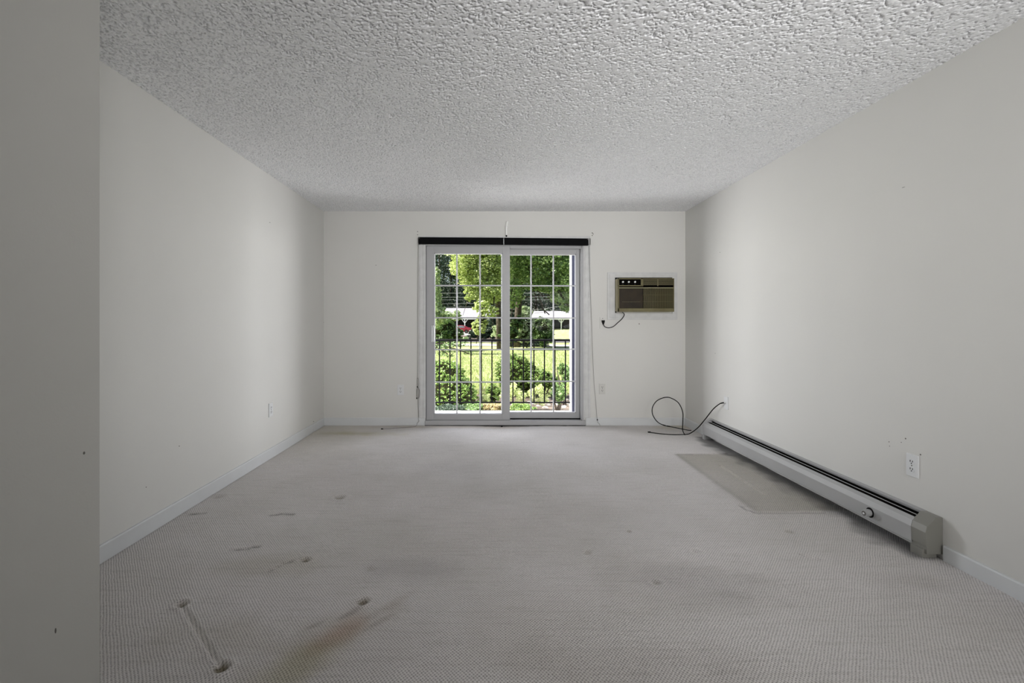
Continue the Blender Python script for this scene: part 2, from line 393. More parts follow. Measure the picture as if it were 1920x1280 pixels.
blot(770, 1065, .28, .16, (.80, .80, .81), .7); blot(1270, 1085, .38, .20, (.80, .80, .80), .7); blot(1330, 1130, .30, .10, (.87, .87, .86), .7)
blot(430, 1190, .45, .2, (.86, .85, .80), .8); blot(510, 1060, .30, .14, (.88, .87, .82), .8); blot(850, 880, .5, .3, (.92, .92, .93), .7)
blot(660, 813, .62, .13, (.80, .78, .62), 1, -.05); blot(820, 800, 1.1, .08, (.86, .82, .74), .8); blot(1270, 800, .30, .16, (.86, .83, .70), .8)
blot(1200, 1240, .6, .14, (.86, .85, .84), .7); blot(960, 1180, .3, .3, (.94, .93, .91), .7); blot(1700, 1090, .30, .12, (.84, .83, .82), .7)
# rectangle left by a piece of furniture beside the heater
mk = np.clip((X-1.60)/.03, 0, 1)*np.clip((4.19-Y)/.02, 0, 1)*np.clip((Y-2.90)/.03, 0, 1)
stain_shade *= 1-mk[..., None]*(1-np.array([.70, .69, .635]))*(1+.10*NZ3[..., None])
eg = np.exp(-((X-1.625)/.03)**2)*np.clip((4.19-Y)/.02, 0, 1)*np.clip((Y-2.90)/.03, 0, 1); stain_shade *= 1-.16*eg[..., None]
# grime along the heater; darker edge and tinted far corner by the left wall
hm = np.clip((X-1.99-.022*NZ-.02*NZ3)/.10, 0, 1)*np.clip((Y-2.3)/.05, 0, 1)*np.clip((4.85-Y)/.05, 0, 1); stain_shade *= 1-hm[..., None]*.68
wm = np.clip(1-(X-XL)/.035, 0, 1)*(Y > 1.2); stain_shade *= 1-.30*wm[..., None]
lm = np.clip((XL+.75-X+.1*NZ3)/.6, 0, 1)*np.clip((Y-3.6)/1.4, 0, 1); stain_shade *= 1-lm[..., None]*(1-np.array([.93, .92, .85]))
fm = grid_mesh('floor', xs, ys, Zf, False, stain_shade)
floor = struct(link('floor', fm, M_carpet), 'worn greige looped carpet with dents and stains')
mb = MB(); mb.box(XL-.2, XR+.2, YF-.1, PY-.4, -.12, -.0); fb = mb.build('floor', M_carpet)
at = fb.data.color_attributes.new('stain_shade', 'FLOAT_COLOR', 'POINT'); at.data.foreach_set('color', np.ones(len(fb.data.vertices)*4, np.float32)); struct(fb)
mb = MB(); mb.box(XL-.2, XR+.2, PY-.42, YB+.15, -.16, -.03); struct(mb.build('floor', M_asph))

# popcorn ceiling: real lumps where the camera can see it
st = .0032
xs = np.arange(XL-.01, XR+.011, st); ys = np.arange(1.45, YB+.02, st)
n1 = smooth_noise((len(ys), len(xs)), .95, 21); n2 = smooth_noise((len(ys), len(xs)), 14, 22)
pit = np.clip((-n1-.55-.12*n2)/.6, 0, 1)
lump = 1-pit*pit*(3-2*pit)+.05*smooth_noise(n1.shape, 2.2, 23)
Zc = ZC-.0075*lump
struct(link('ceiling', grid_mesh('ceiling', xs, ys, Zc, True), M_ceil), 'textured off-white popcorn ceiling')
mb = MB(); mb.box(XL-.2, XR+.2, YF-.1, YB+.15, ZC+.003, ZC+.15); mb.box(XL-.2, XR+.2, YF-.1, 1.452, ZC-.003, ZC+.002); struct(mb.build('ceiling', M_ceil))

# walls
mb = MB(); mb.box(XL-.15, XL, PY, YB, -.05, ZC); wall_left = struct(mb.build('wall_left', M_wall), 'plain warm white left wall')
mb = MB(); mb.box(XR, XR+.15, YF-.1, YB, -.05, ZC); wall_right = struct(mb.build('wall_right', M_wall), 'plain warm white right wall')
mb = MB()
mb.box(XL-.15, DX0, YB, YB+.15, -.05, ZC); mb.box(DX1, XR+.15, YB, YB+.15, -.05, ZC); mb.box(DX0, DX1, YB, YB+.15, DZ1, ZC)
wall_back = struct(mb.build('wall_back', M_wall), 'warm white far wall with the sliding door')
mb = MB(); mb.box(-8, XL-.15, YB, YB+.2, -.6, 5); mb.box(XR+.15, 8, YB, YB+.2, -.6, 5); mb.box(XL-.15, XR+.15, YB+.002, YB+.2, ZC+.15, 5); mb.box(XL-.15, XR+.15, YB, YB+.15, -.6, -.17)
mb.box(-8, 8, YB-.2, 6.28, 5, 5.15)  # unseen eave, its depth chosen to shade the balcony side wall
struct(mb.build('wall_outside', M_white))
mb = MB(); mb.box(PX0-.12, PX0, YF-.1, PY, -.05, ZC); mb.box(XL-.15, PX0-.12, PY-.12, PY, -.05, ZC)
wall_part = struct(mb.build('wall_partition', M_wall_shade), 'wall end close on the left, shade put into its colour')
mb = MB(); mb.box(PX0-.12, XR, YF-.1, YF, -.05, ZC); struct(mb.build('wall_front', M_wall))

# wall marks: small real dots just proud of the paint
def mark(wall, pts, m=M_smudge, name='scuff_mark'):
    for (p, n, a, b) in pts:
        mb = MB(); p = Vector(p); n = Vector(n); mb.cyl(p-n*.002, p+n*.0006, 1, n=12)
        # squash disc to a x b in its plane
        for v in mb.bm.verts:
            d = v.co-p; k = n*d.dot(n); t = d-k
            v.co = p+k+Vector((t.x*a, t.y*a, t.z*b))
        o = mb.build(name, m, wall)
def rw(u, v): Yy = F*XR/(u-VX); return (XR, Yy, EYE-(v-VY)/F*Yy)
def lw(u, v): Yy = F*XL/(u-VX); return (XL, Yy, EYE-(v-VY)/F*Yy)
def pw(u, v): Yy = F*PX0/(u-VX); return (PX0, Yy, EYE-(v-VY)/F*Yy)
def bw(u, v): return (bx(u), YB, bz(v))
mark(wall_right, [(rw(1694, 351), (-1, 0, 0), .010, .0012), (rw(1667, 828), (-1, 0, 0), .003, .003), (rw(1668, 836), (-1, 0, 0), .003, .002), (rw(1698, 822), (-1, 0, 0), .004, .004),
    (rw(1690, 829), (-1, 0, 0), .003, .002), (rw(1726, 852), (-1, 0, 0), .004, .004), (rw(1350, 473), (-1, 0, 0), .008, .002), (rw(1341, 662), (-1, 0, 0), .005, .003)])
mark(wall_left, [(lw(506, 417), (1, 0, 0), .010, .002), (lw(274, 913), (1, 0, 0), .003, .003), (lw(336, 836), (1, 0, 0), .004, .003), (lw(588, 790), (1, 0, 0), .008, .005)])
mark(wall_back, [(bw(783, 434), (0, -1, 0), .004, .007), (bw(783, 440), (0, -1, 0), .006, .004), (bw(1110.5, 436.5), (0, -1, 0), .008, .005), (bw(1112, 438.5), (0, -1, 0), .005, .007), (bw(1110.5, 441.5), (0, -1, 0), .006, .005),
    (bw(1198.5, 607), (0, -1, 0), .006, .006), (bw(705, 497), (0, -1, 0), .006, .003), (bw(606, 604), (0, -1, 0), .008, .006)])
mark(wall_part, [(pw(157.5, 849), (1, 0, 0), .0028, .0034), (pw(104, 1182), (1, 0, 0), .002, .006)], M_smudge)

# baseboards
def baseboard(name, fn, a, b, h=.085, t=.013):
    mb = MB(); mb.prism([(0, 0), (t, 0), (t, h-.006), (t-.004, h), (0, h)], fn, a, b); return struct(mb.build(name, M_base))
baseboard('baseboard_left', lambda u, v, s: (XL+u, s, v), PY, YB)
baseboard('baseboard_back', lambda u, v, s: (s, YB-u, v), XL+.013, bx(797.5))
baseboard('baseboard_back', lambda u, v, s: (s, YB-u, v), bx(1098), XR-.013)
baseboard('baseboard_right', lambda u, v, s: (XR-u, s, v), 4.77, YB)
baseboard('baseboard_right', lambda u, v, s: (XR-u, s, v), YF, 2.305, .073)

# ================================================================ SLIDING DOOR
DR = bpy.data.objects.new('door_1', None); C.objects.link(DR); DR.location = ((DX0+DX1)/2, YB+.05, 0); struct(DR, 'white sliding glass patio door with grilles')
x0, x1 = bx(799), bx(1091)
mb = MB()
mb.box(DX0-.005, bx(798.7), YB-.012, YB+.15, 0.0, DZ1+.005, .002)
mb.box(bx(1091), DX1+.005, YB-.012, YB+.15, 0.0, DZ1+.005, .002)
mb.box(bx(798), bx(1092), YB-.012, YB+.15, bz(460.6), DZ1+.005, .001); mb.box(bx(956.5), bx(1091), YB+.012, YB+.15, bz(465), bz(460)); mb.box(bx(799), bx(956.5), YB+.052, YB+.15, bz(464), bz(460))
mb.box(bx(1089), bx(1091.5), YB+.0, YB+.02, .06, bz(463.5)); mb.box(bx(957), bx(1091), YB+.004, YB+.014, bz(466), bz(464.6))
mb.build('frame', M_vinyl, DR)
mb = MB(); mb.box(bx(797.5), bx(1097), YB-.03, YB+.16, .006, bz(787.5), .003); mb.box(bx(800), bx(1090), YB+.05, YB+.055, bz(788), bz(786)); mb.build('sill', M_vinyl, DR)
mb = MB(); mb.box(bx(797), bx(1097), YB-.027, YB+.1, -.01, .0075); mb.build('sill_gap', M_hole, DR)
mb = MB(); mb.box(bx(798.6), bx(800.6), YB+.025, YB+.049, bz(787.3), bz(460.6)); mb.box(bx(799), bx(956), YB+.03, YB+.046, bz(462.3), bz(460.6)); mb.box(bx(956.5), bx(1090), YB+.045, YB+.061, bz(787.3), bz(785.6)); mb.box(bx(1090.2), bx(1091.2), YB+.03, YB+.062, bz(786), bz(466)); mb.build('gap_shade_strip', M_hole, DR)  # black strips drawn where shade lines the gaps round the panels
def panel(name, label, u0, u1, v0, v1, gu0, gu1, gv0, gv1, us, vs, yf, yb, dY, handle=False):
    # pixel positions were read at the face's own depth
    k = (YB+dY)/F; fx = lambda u: (u-VX)*k; fz = lambda v: EYE-(v-VY)*k
    pa = bpy.data.objects.new(name, None); C.objects.link(pa); pa.parent = DR; pa.location = (fx((u0+u1)/2)-DR.location.x, dY-.05, 0); pa['label'] = label
    X0, X1, Z0, Z1 = fx(u0), fx(u1), fz(v1), fz(v0); G0, G1, H0, H1 = fx(gu0), fx(gu1), fz(gv1), fz(gv0)
    mb = MB(); mb.box(X0, G0, yf, yb, Z0, Z1, .0015); mb.box(G1, X1, yf, yb, Z0, Z1, .0015); mb.box(G0, G1, yf+.0004, yb, H1, Z1); mb.box(G0, G1, yf+.0004, yb, Z0, H0)
    mb.build('sash_frame', M_vinyl, pa)
    mb = MB(); w = .010
    mb.box(G0-.001, G0+w, yf-.003, yb-.004, H0, H1); mb.box(G1-w, G1+.001, yf-.003, yb-.004, H0, H1); mb.box(G0, G1, yf-.003, yb-.004, H1-w, H1+.001); mb.box(G0, G1, yf-.003, yb-.004, H0-.001, H0+w)
    mb.build('glazing_bead', M_bead, pa)
    ym = (yf+yb)/2
    mb = MB(); mb.box(G0, G1, ym-.003, ym+.003, H0, H1); mb.build('glass_pane', M_glass, pa)
    mb = MB()
    for u in us: mb.box(fx(u)-.0075, fx(u)+.0075, ym-.009, ym+.009, H0, H1, .003)
    for v in vs: mb.box(G0, G1, ym-.0085, ym+.0085, fz(v)-.0075, fz(v)+.0075, .003)
    mb.build('muntin_grid', M_bead, pa)
    if handle:
        hx, h0, h1 = fx(811.5), fz(640), fz(611)
        mb = MB(); mb.tube(spline([(hx+.002, yf+.002, h0), (hx+.014, yf-.035, h0+.012), (hx+.018, yf-.042, (h0+h1)/2), (hx+.014, yf-.035, h1-.012), (hx+.002, yf+.002, h1)], 6), .008, 8)
        mb.box(hx-.017, hx+.010, yf-.008, yf+.001, h0-.008, h1+.008, .004)
        hd = mb.build('handle', M_plate, pa, True); hd['label'] = 'white pull handle'
    return pa
panel('sliding_panel', 'front sliding panel', 799.5, 956, 461, 787, 813.8, 942.3, 474.3, 776.8, [856.5, 900], [535, 595.5, 655.5, 716.5], YB+.008, YB+.048, .008, True)
panel('fixed_panel', 'rear fixed panel', 940, 1090.5, 465.5, 786, 953, 1080.2, 476.3, 774.2, [996, 1038], [535.5, 596, 654.5, 715], YB+.062, YB+.10, .062)
# casing
tr = MB()
for (a, b) in ((bx(785.5), bx(798.2)), (bx(1094), bx(1106.5))):
    tr.box(a, b, YB-.014, YB+.002, .085, bz(447)); tr.box(a+.012, b-.03, YB-.019, YB-.012, .085, bz(447), .003); tr.box(b-.022, b-.010, YB-.018, YB-.012, .085, bz(447), .002)
tr.box(bx(785.5), bx(1106.5), YB-.014, YB+.002, bz(459.5), bz(443))
struct(tr.build('trim_1', M_trim), 'white fluted door casing')

# valance
valance = t = thing('blind_valance', 'long black blind valance strip across the top of the sliding door', 'valance', (bx(944), YB-.03, bz(452)))
def vrail(u0, u1, va0, va1, name='strip'):
    mb = MB(); y0, y1 = YB-.062, YB-.015; k = y0/F
    p = lambda u, v: ((u-VX)*k, EYE-(v-VY)*k)
    (ax, az), (bx_, bz_) = p(u0, va0), p(u1, va1); h = 12.6*k
    vs = []
    for y in (y0, y1): vs.append([mb.bm.verts.new(q) for q in ((ax, y, az), (bx_, y, bz_), (bx_, y, bz_-h), (ax, y, az-h))])
    A, B = vs
    mb.bm.faces.new(A); mb.bm.faces.new(B[::-1])
    for i in range(4): mb.bm.faces.new((A[i], B[i], B[(i+1) % 4], A[(i+1) % 4]))
    return mb.build(name, M_black, t, bevel=.002)
vrail(784.3, 944.3, 444.2, 445.3); vrail(945.3, 1103.6, 445.3, 446.9)
k = (YB-.065)/F
mb = MB(); mb.tube([((944.6-VX)*k+random.uniform(-.002, .002), YB-.066, EYE-(v-VY)*k) for v in (448, 450, 452, 454, 456, 458)], .0035, 6); o = mb.build('chain_link', M_plate, t); o['label'] = 'small white bead chain in the middle joint'
for u, v in ((1102, 448.5), (786, 446.2)):
    mb = MB(); mb.cyl(((u-VX)*k, YB-.064, EYE-(v-VY)*k), ((u-VX)*k, YB-.06, EYE-(v-VY)*k), .006); mb.build('screw', M_cordgrey, t)
# cord cleat hook above the door
t = thing('cord_hook', 'small glossy white plastic hook on the wall above the middle of the door', 'hook', (bx(950), YB-.005, bz(430)))
mb = MB(); mb.tube(spline([(bx(951), YB-.004, bz(415)), (bx(950.2), YB-.012, bz(422)), (bx(949.2), YB-.018, bz(430)), (bx(949.5), YB-.008, bz(441))], 6), [.006]+[.0125]*10+[.011]*6+[.009]*2, 10)
mb.build('hook_body', M_chrome, t, True)
mb = MB(); mb.cyl((bx(950.3), YB-.004, bz(425)), (bx(950.3), YB-.028, bz(425)), .006, n=10); mb.build('screw', M_plate, t)
mb = MB(); mb.cyl((bx(949.5), YB-.001, bz(441)), (bx(949.4), YB-.02, bz(443.2)), .009, n=10); mb.build('rubber_tip', M_rubber, t)

# blind cords
yc = YB-.024
cl = 'thin dark blind cord knotted beside the left door casing, its end lying on the carpet'
pts = [(bx(784.7), yc, bz(458)), (bx(784), yc, bz(560)), (bx(783.6), yc, bz(706)), (bx(784.4), yc, bz(745)), (bx(785.5), yc, bz(784)), (bx(786.5), yc, bz(788))]
g = [flo(780, 799.5), flo(770, 801.5), flo(750, 803), flo(718, 805)]
mb = MB(); mb.tube(spline(pts+[(bx(783), yc-.005, .03)]+[(a, b, .006) for a, b in g], 6), .0016, 6)
for L0, L1, w in ((707, 724, 2.0), (726, 747, 4), (724, 746, 2.6)):
    P = [(bx(783.8+w*math.sin(a)*(.6 if math.sin(a) < 0 else 1)), yc-.003-.004*math.cos(a), bz((L0+L1)/2-(L1-L0)/2*math.cos(a))) for a in np.linspace(0, 2*PI, 18)]
    mb.tube(P, .0014, 6)
t = mb.build('blind_cord', M_cordgrey, valance, True); t['label'] = cl
for u, v in ((783.4, 724.5), (782, 745.7)):
    mb = MB(); mb.blob((bx(u), yc-.004, bz(v)), (.0065, .006, .009), 2, .1); mb.build('knot_bead', M_rubber, t, True)
e = flo(717, 805); mb = MB(); mb.cyl((e[0]-.014, e[1], .007), (e[0]+.008, e[1], .007), .006, n=10); mb.build('cord_tip', M_rubber, t, True)
cl = 'thin dark blind cord hanging slanted right of the sliding door casing'
g = flo(1125, 798)
mb = MB(); mb.tube(spline([(bx(1103.6), yc, bz(458)), (bx(1106), yc, bz(540)), (bx(1108.3), yc, bz(600)), (bx(1112), yc, bz(700)), (bx(1116), yc, bz(750)), (bx(1119), yc, bz(786)), (bx(1122.5), yc, bz(793)), (g[0], g[1]-.01, .004)], 6), .0016, 6)
t = mb.build('blind_cord', M_cordgrey, valance, True); t['label'] = cl
mb = MB(); mb.blob((bx(1119.2), yc, bz(786)), (.0075, .007, .008), 2, .05); mb.build('knot_bead', M_rubber, t, True)
t = thing('loose_cord', 'dark thin cord lying on the carpet along the sliding door sill', 'cord', (*flo(940, 799.5), 0))
P = [flo(u, v) for u, v in ((905, 799), (920, 800), (940, 800.2), (985, 800), (1030, 798.3), (1062, 799))]
mb = MB(); mb.tube(spline([(a, b, .004) for a, b in P], 5), .0014, 6); mb.build('string', M_cordgrey, t, True)
e = flo(941, 800.5); mb = MB(); mb.cyl((e[0]-.01, e[1], .008), (e[0]+.01, e[1]-.002, .008), .008, .005, n=10); mb.build('cord_tip', M_rubber, t, True)

# ================================================================ OUTLETS
def outlet(label, origin, right, out, m=M_plate, sockets=True, w=.070, h=.115):
    """duplex outlet: origin on the wall, right = direction of plate width, out = wall normal"""
    t = thing('wall_outlet', label, 'outlet', origin, None if not sockets else 'duplex outlets on the walls')
    o = Vector(origin); R = Vector(right); N = Vector(out); U = Vector((0, 0, 1))
    fn = lambda a, b, c: o+R*a+U*b+N*c
    def bev(mb, w, h, c0, c1, ch):
        P = [(-w/2, -h/2), (w/2, -h/2), (w/2, h/2), (-w/2, h/2)]; Q = [(x*(1-2*ch/w), y*(1-2*ch/h)) for x, y in P]
        A = [mb.bm.verts.new(fn(x, y, c0)) for x, y in P]; A2 = [mb.bm.verts.new(fn(x, y, c1-ch)) for x, y in P]; B = [mb.bm.verts.new(fn(x, y, c1)) for x, y in Q]
        for a, b in ((A, A2), (A2, B)):
            for i in range(4): mb.bm.faces.new((a[i], a[(i+1) % 4], b[(i+1) % 4], b[i]))
        mb.bm.faces.new(B); mb.bm.faces.new(A[::-1])
    mb = MB(); bev(mb, w, h, -.001, .007, .002); mb.build('cover_plate', m, t)
    if sockets:
        for s in (-1, 1):
            mb = MB(); poly = []
            for a in range(24):
                x, y = .0170*math.cos(2*PI*a/24), .0170*math.sin(2*PI*a/24); poly.append((x, max(-.0135, min(.0135, y))+s*.0195))
            mb.prism(poly, fn, .006, .0092); so = mb.build('socket', m, t)
            mb = MB()
            for (cx, hw, hh) in ((-.0068, .0019, .0050), (.0068, .0019, .0042)):
                mb.prism([(cx-hw, s*.0195+.003-hh), (cx+hw, s*.0195+.003-hh), (cx+hw, s*.0195+.003+hh), (cx-hw, s*.0195+.003+hh)], fn, .0088, .0096)
            mb.prism([(.0033*math.cos(a), s*.0195-.0078+.0033*math.sin(a)) for a in np.linspace(0, 2*PI, 9)[:-1]], fn, .0088, .0096)
            q = mb.build('slots', M_hole, so)
            # child of a child: undo the double offset (parents carry only the thing's translation)
        mb = MB(); mb.cyl(fn(0, 0, .005), fn(0, 0, .0085), .003, n=10); mb.build('screw', M_cordgrey, t)
    return t
outlet('small duplex outlet on the far wall left of the sliding door', (bx(751.2), YB, bz(730.7)), (1, 0, 0), (0, -1, 0), M_plate)
outlet('small duplex outlet on the far wall right of the sliding door', (bx(1129), YB, bz(728.7)), (1, 0, 0), (0, -1, 0), M_platepaint)
outlet('duplex outlet on the left wall seen at a steep angle', (XL, 4.066, .408), (0, -1, 0), (1, 0, 0), M_plate)
outlet('large near duplex outlet on the right wall above the heater', (XR, 2.482, .405), (0, -1, 0), (-1, 0, 0), M_plate)
tj = thing('coaxial_wall_plate', 'narrow white cable plate on the right wall above the far heater end', 'wall plate', (XR, 4.44, .405))
mb = MB(); mb.box(XR-.007, XR+.001, 4.40, 4.475, .347, .463, .002); mb.build('cover_plate', M_plate, tj)
mb = MB(); mb.cyl((XR-.004, 4.44, .408), (XR-.022, 4.44, .408), .0055, n=10); mb.build('coaxial_jack', M_chrome, tj)
# outlet behind the air conditioner plug
t = thing('painted_outlet', 'painted over outlet plate below left of the air conditioner holding the black plug', 'outlet', (bx(1131), YB, bz(603)))
mb = MB(); mb.box(bx(1124.5), bx(1137.5), YB-.006, YB+.001, bz(616), bz(594), .002); mb.build('cover_plate', M_wall, t)
mb = MB(); mb.cyl((bx(1129.7), YB-.0065, bz(597)), (bx(1129.7), YB-.005, bz(597)), .004, n=10); mb.build('socket_hole', M_hole, t)

# ================================================================ AIR CONDITIONER
ya = YB-.134; ka = ya/F
ax = lambda u: (u-VX)*ka; az = lambda v: EYE-(v-VY)*ka
AX0, AX1, AZ0, AZ1 = ax(1159), ax(1264.3), az(584.3), az(521.5)
t = thing('air_conditioner', 'old through-wall air conditioner with brown front and gold slats right of the door', 'air conditioner', ((AX0+AX1)/2, ya, AZ0))
mb = MB(); mb.box(AX0, AX1-.001, ya+.031, YB+.05, AZ0+.004, AZ1-.002, .004); mb.build('case', M_cream, t)
mb = MB(); mb.box(AX0, AX0+.003, ya+.004, ya+.032, AZ0, AZ1); mb.build('side_skin', M_cream, t)
mb = MB()   # front shell as a frame around the openings
Zt, Zm0, Zm1, Zb = az(535.0), az(536.0), az(539.5), az(577.8)
XM = ax(1206.0)
mb.box(AX0, AX0+.012, ya, ya+.02, AZ0, AZ1, .002); mb.box(AX1-.006, AX1, ya, ya+.02, AZ0, AZ1, .002)
mb.box(AX0, AX1, ya, ya+.02, AZ0, Zb, .002); mb.box(AX0, AX1, ya, ya+.02, az(523.2), AZ1, .001)
mb.box(AX0, XM, ya-.004, ya+.02, az(536.6), az(534.6), .001); mb.box(AX0, XM, ya-.004, ya+.02, az(523.4), AZ1, .001); mb.box(AX0, ax(1160.5), ya-.004, ya+.02, az(536), AZ1); mb.box(ax(1201.5), XM, ya-.004, ya+.02, az(536), AZ1, .001)
mb.build('front_shell', M_olive, t)
mb = MB(); mb.box(AX0+.011, AX1-.005, ya-.002, ya+.018, az(539.9), az(538.9)); mb.build('grille_top_edge', M_cream, t)
mb = MB(); mb.box(AX0+.005, AX1-.004, ya+.016, ya+.030, AZ0+.01, AZ1-.003); mb.build('dark_recess', M_dark, t)
mb = MB(); mb.box(ax(1160.5), ax(1201.5), ya+.001, ya+.01, az(534.8), az(523.2)); cp = mb.build('control_panel', M_dark, t); cp['label'] = 'black control panel'
for u in (1167.8, 1178.8, 1190.5):
    mb = MB(); mb.cyl((ax(u), ya+.002, az(528.5)), (ax(u), ya-.012, az(528.5)), .0105, .009, n=20); mb.box(ax(u)-.0018, ax(u)+.0018, ya-.017, ya-.010, az(530.1), az(526.9))
    kb = mb.build('knob', M_chrome, cp); kb['label'] = 'pale round knob'
    # little tick under each knob
    mb = MB(); mb.box(ax(u)-.008, ax(u)+.008, ya-.0002, ya+.0015, az(533.3), az(532.9)); mb.build('tick_mark', M_cordgrey, cp)
mb = MB(); mb.box(AX0+.012, XM-.002, ya+.001, ya+.014, Zb, az(540), .002); bp_ = mb.build('filter_door', M_brown, t); bp_['label'] = 'dark brown blank panel'
mb = MB(); mb.box(AX0+.045, XM-.03, ya-.0006, ya+.002, az(566), az(565.6)); mb.build('panel_line', M_olive, bp_)
for i, v in enumerate(np.linspace(524.6, 533.6, 6)):
    mb = MB(); mb.box(XM, AX1-.006, ya+.003, ya+.014, az(v)-.0016, az(v)+.0016); mb.build('louver', M_gold, t)
mb = MB(); mb.box(ax(1233.2), ax(1234.2), ya, ya+.015, az(536), az(523)); mb.build('louver_divider', M_gold, t)
for u in np.linspace(1207.3, 1262.5, 29):
    mb = MB(); mb.box(ax(u)-.0013, ax(u)+.0013, ya+.002, ya+.012, Zb, az(540)); mb.build('grille_slat', M_gold, t)
for v in (552.5, 565.3):
    mb = MB(); mb.box(XM, AX1-.006, ya+.004, ya+.012, az(v)-.0009, az(v)+.0009); mb.build('grille_crossbar', M_gold, t)
# black gap + trim frame
mb = MB(); mb.box(bx(1152.6), bx(1155), YB-.018, YB+.02, bz(586), bz(521)); mb.box(bx(1152.6), bx(1262), YB-.016, YB+.02, bz(522.3), bz(520.3)); mb.build('sleeve_gap', M_hole, t)
mb = MB()
U0, U1, V0, V1 = bx(1138.7), bx(1269.5), bz(599), bz(510.5); I0, I1, J0, J1 = bx(1152.5), bx(1259.5), bz(587), bz(520.5)
for (d, s) in ((.012, 0), (.018, .022), (.014, .040)):
    a0, a1, c0, c1 = U0+s, U1-s, V0+s, V1-s
    mb.box(a0, I0, YB-d, YB+.001, c0, c1, .002); mb.box(I1, a1, YB-d, YB+.001, c0, c1, .002); mb.box(I0, I1, YB-d, YB+.001, c0, J0, .002); mb.box(I0, I1, YB-d, YB+.001, J1, c1, .002)
struct(mb.build('trim_2', M_trim), 'white moulded frame around the air conditioner')
# power cord + plug of the air conditioner
mb = MB(); mb.tube(spline([(ax(1168.3), ya+.03, az(585)), (bx(1168.3), YB-.05, bz(590)), (bx(1164.5), YB-.03, bz(598)), (bx(1157), YB-.025, bz(605)), (bx(1149), YB-.022, bz(612)), (bx(1140), YB-.022, bz(614.3)), (bx(1133), YB-.022, bz(612)), (bx(1130.3), YB-.022, bz(607))], 8), .0042, 8)
pc = mb.build('power_cord', M_rubber, t, True)
mb = MB(); mb.prism([(bx(1127.2), bz(600.2)), (bx(1133), bz(600.2)), (bx(1132.6), bz(604)), (bx(1130.9), bz(608.5)), (bx(1129.7), bz(608.5)), (bx(1127.8), bz(604))], lambda a, b, s: (a, s, b), YB-.034, YB-.008); mb.build('plug', M_rubber, pc, bevel=.002)

# ================================================================ BASEBOARD HEATER
H0, H1 = 2.319, 4.75
t = thing('baseboard_heater', 'long low grey metal baseboard heater along the right wall', 'heater', (XR, (H0+H1)/2, 0))
fn = lambda d, z, s: (XR-d, s, z)
cap = [(0, .024), (.078, .024), (.078, .058), (.081, .06), (.084, .128), (.076, .158), (.031, .202), (0, .202)]
def bar(name, poly, a, b, m, parent=t, bev=0, lab=None):
    mb = MB(); mb.prism(poly, fn, a, b); o = mb.build(name, m, parent, bevel=bev)
    if lab: o['label'] = lab
    return o
bar('end_cap', cap, H0, H0+.085, M_cap, bev=.0015, lab='angular near end cap')
bar('end_cap', cap, H1-.05, H1, M_heat, bev=.0015, lab='pale far end cap')
bar('cap_foot', [(.02, .002), (.088, .002), (.090, .045), (.02, .05)], H0+.012, H0+.078, M_cap)
bar('cap_foot', [(.02, .002), (.088, .002), (.090, .045), (.02, .05)], H1-.045, H1-.005, M_heat)
bar('back_plate', [(0, .03), (.003, .03), (.003, .196), (.020, .194), (.020, .200), (0, .203)], H0+.085, H1-.05, M_heat)
bar('front_panel', [(.060, .172), (.078, .158), (.0855, .128), (.0845, .052), (.078, .047), (.078, .05), (.081, .054), (.082, .127), (.075, .155), (.060, .168)], H0+.08, H1-.045, M_heat)
bar('damper_vane', [(.0505, .1850), (.0525, .1838), (.0525, .182), (.0505, .183)], H0+.085, H1-.05, M_heat)
if False: bar('element_fins', [(.01, .06), (.055, .06), (.055, .13), (.01, .13)], H0+.09, H1-.06, M_fin)
bar('slot_shade_fill', [(.0035, .05), (.076, .05), (.076, .150), (.059, .1665), (.0035, .1785)], H0+.085, H1-.05, M_dark)  # solid black filler in place of the element, painted for slot shade
mb = MB(); mb.cyl((XR-.083, 2.655, .094), (XR-.0875, 2.655, .094), .027, n=24); mb.build('knob_hole', M_hole, t)
mb = MB(); mb.cyl((XR-.083, 2.655, .094), (XR-.128, 2.645, .094), .0165, .0195, n=24); mb.cyl((XR-.095, 2.653, .094), (XR-.102, 2.651, .094), .0195, n=24); kn = mb.build('valve_knob', M_heat, t, bevel=.001)
kn['label'] = 'pale round valve stub'
mb = MB(); mb.cyl((XR-.1275, 2.645, .094), (XR-.1290, 2.6448, .094), .0125, n=20); rc = mb.build('knob_recess', M_smudge, kn)
mb = MB(); mb.cyl((XR-.1285, 2.645, .094), (XR-.1305, 2.6445, .094), .006, n=6); mb.build('knob_stem', M_plate, kn)

# ================================================================ COAX CABLES
def cable(label, pts, ends, r=.0047):
    t = thing('coaxial_cable', label, 'cable', (pts[0][0], pts[0][1], 0))
    mb = MB(); mb.tube(spline(pts, 10), r, 8); mb.build('cable_jacket', M_rubber, t, True)
    for a, b, rr in ends:
        mb = MB(); mb.cyl(a, b, rr, n=10); mb.build('connector', M_rubber, t)
def q(u, v, Y): return px(u, v, Y)
J = (XR-.02, 4.44, .408)
f1 = flo(1287, 815); f2 = flo(1265, 815.5); f3 = flo(1240, 814); f4 = flo(1217, 811)
cable('black coaxial cable drooping from the wall plate down to the carpet beside the heater',
      [J, q(1350, 756.5, 4.50), q(1337, 767, 4.60), q(1322, 786, 4.70), q(1309, 801, 4.78), q(1296, 811, 4.86), (f1[0], f1[1], .006), (f2[0], f2[1], .005), (f3[0], f3[1], .005), (f4[0], f4[1], .006)],
      [(J, q(1351, 756, 4.49), .0058), ((f4[0]-.012, f4[1], .007), (f4[0]+.016, f4[1]-.001, .007), .0068)])
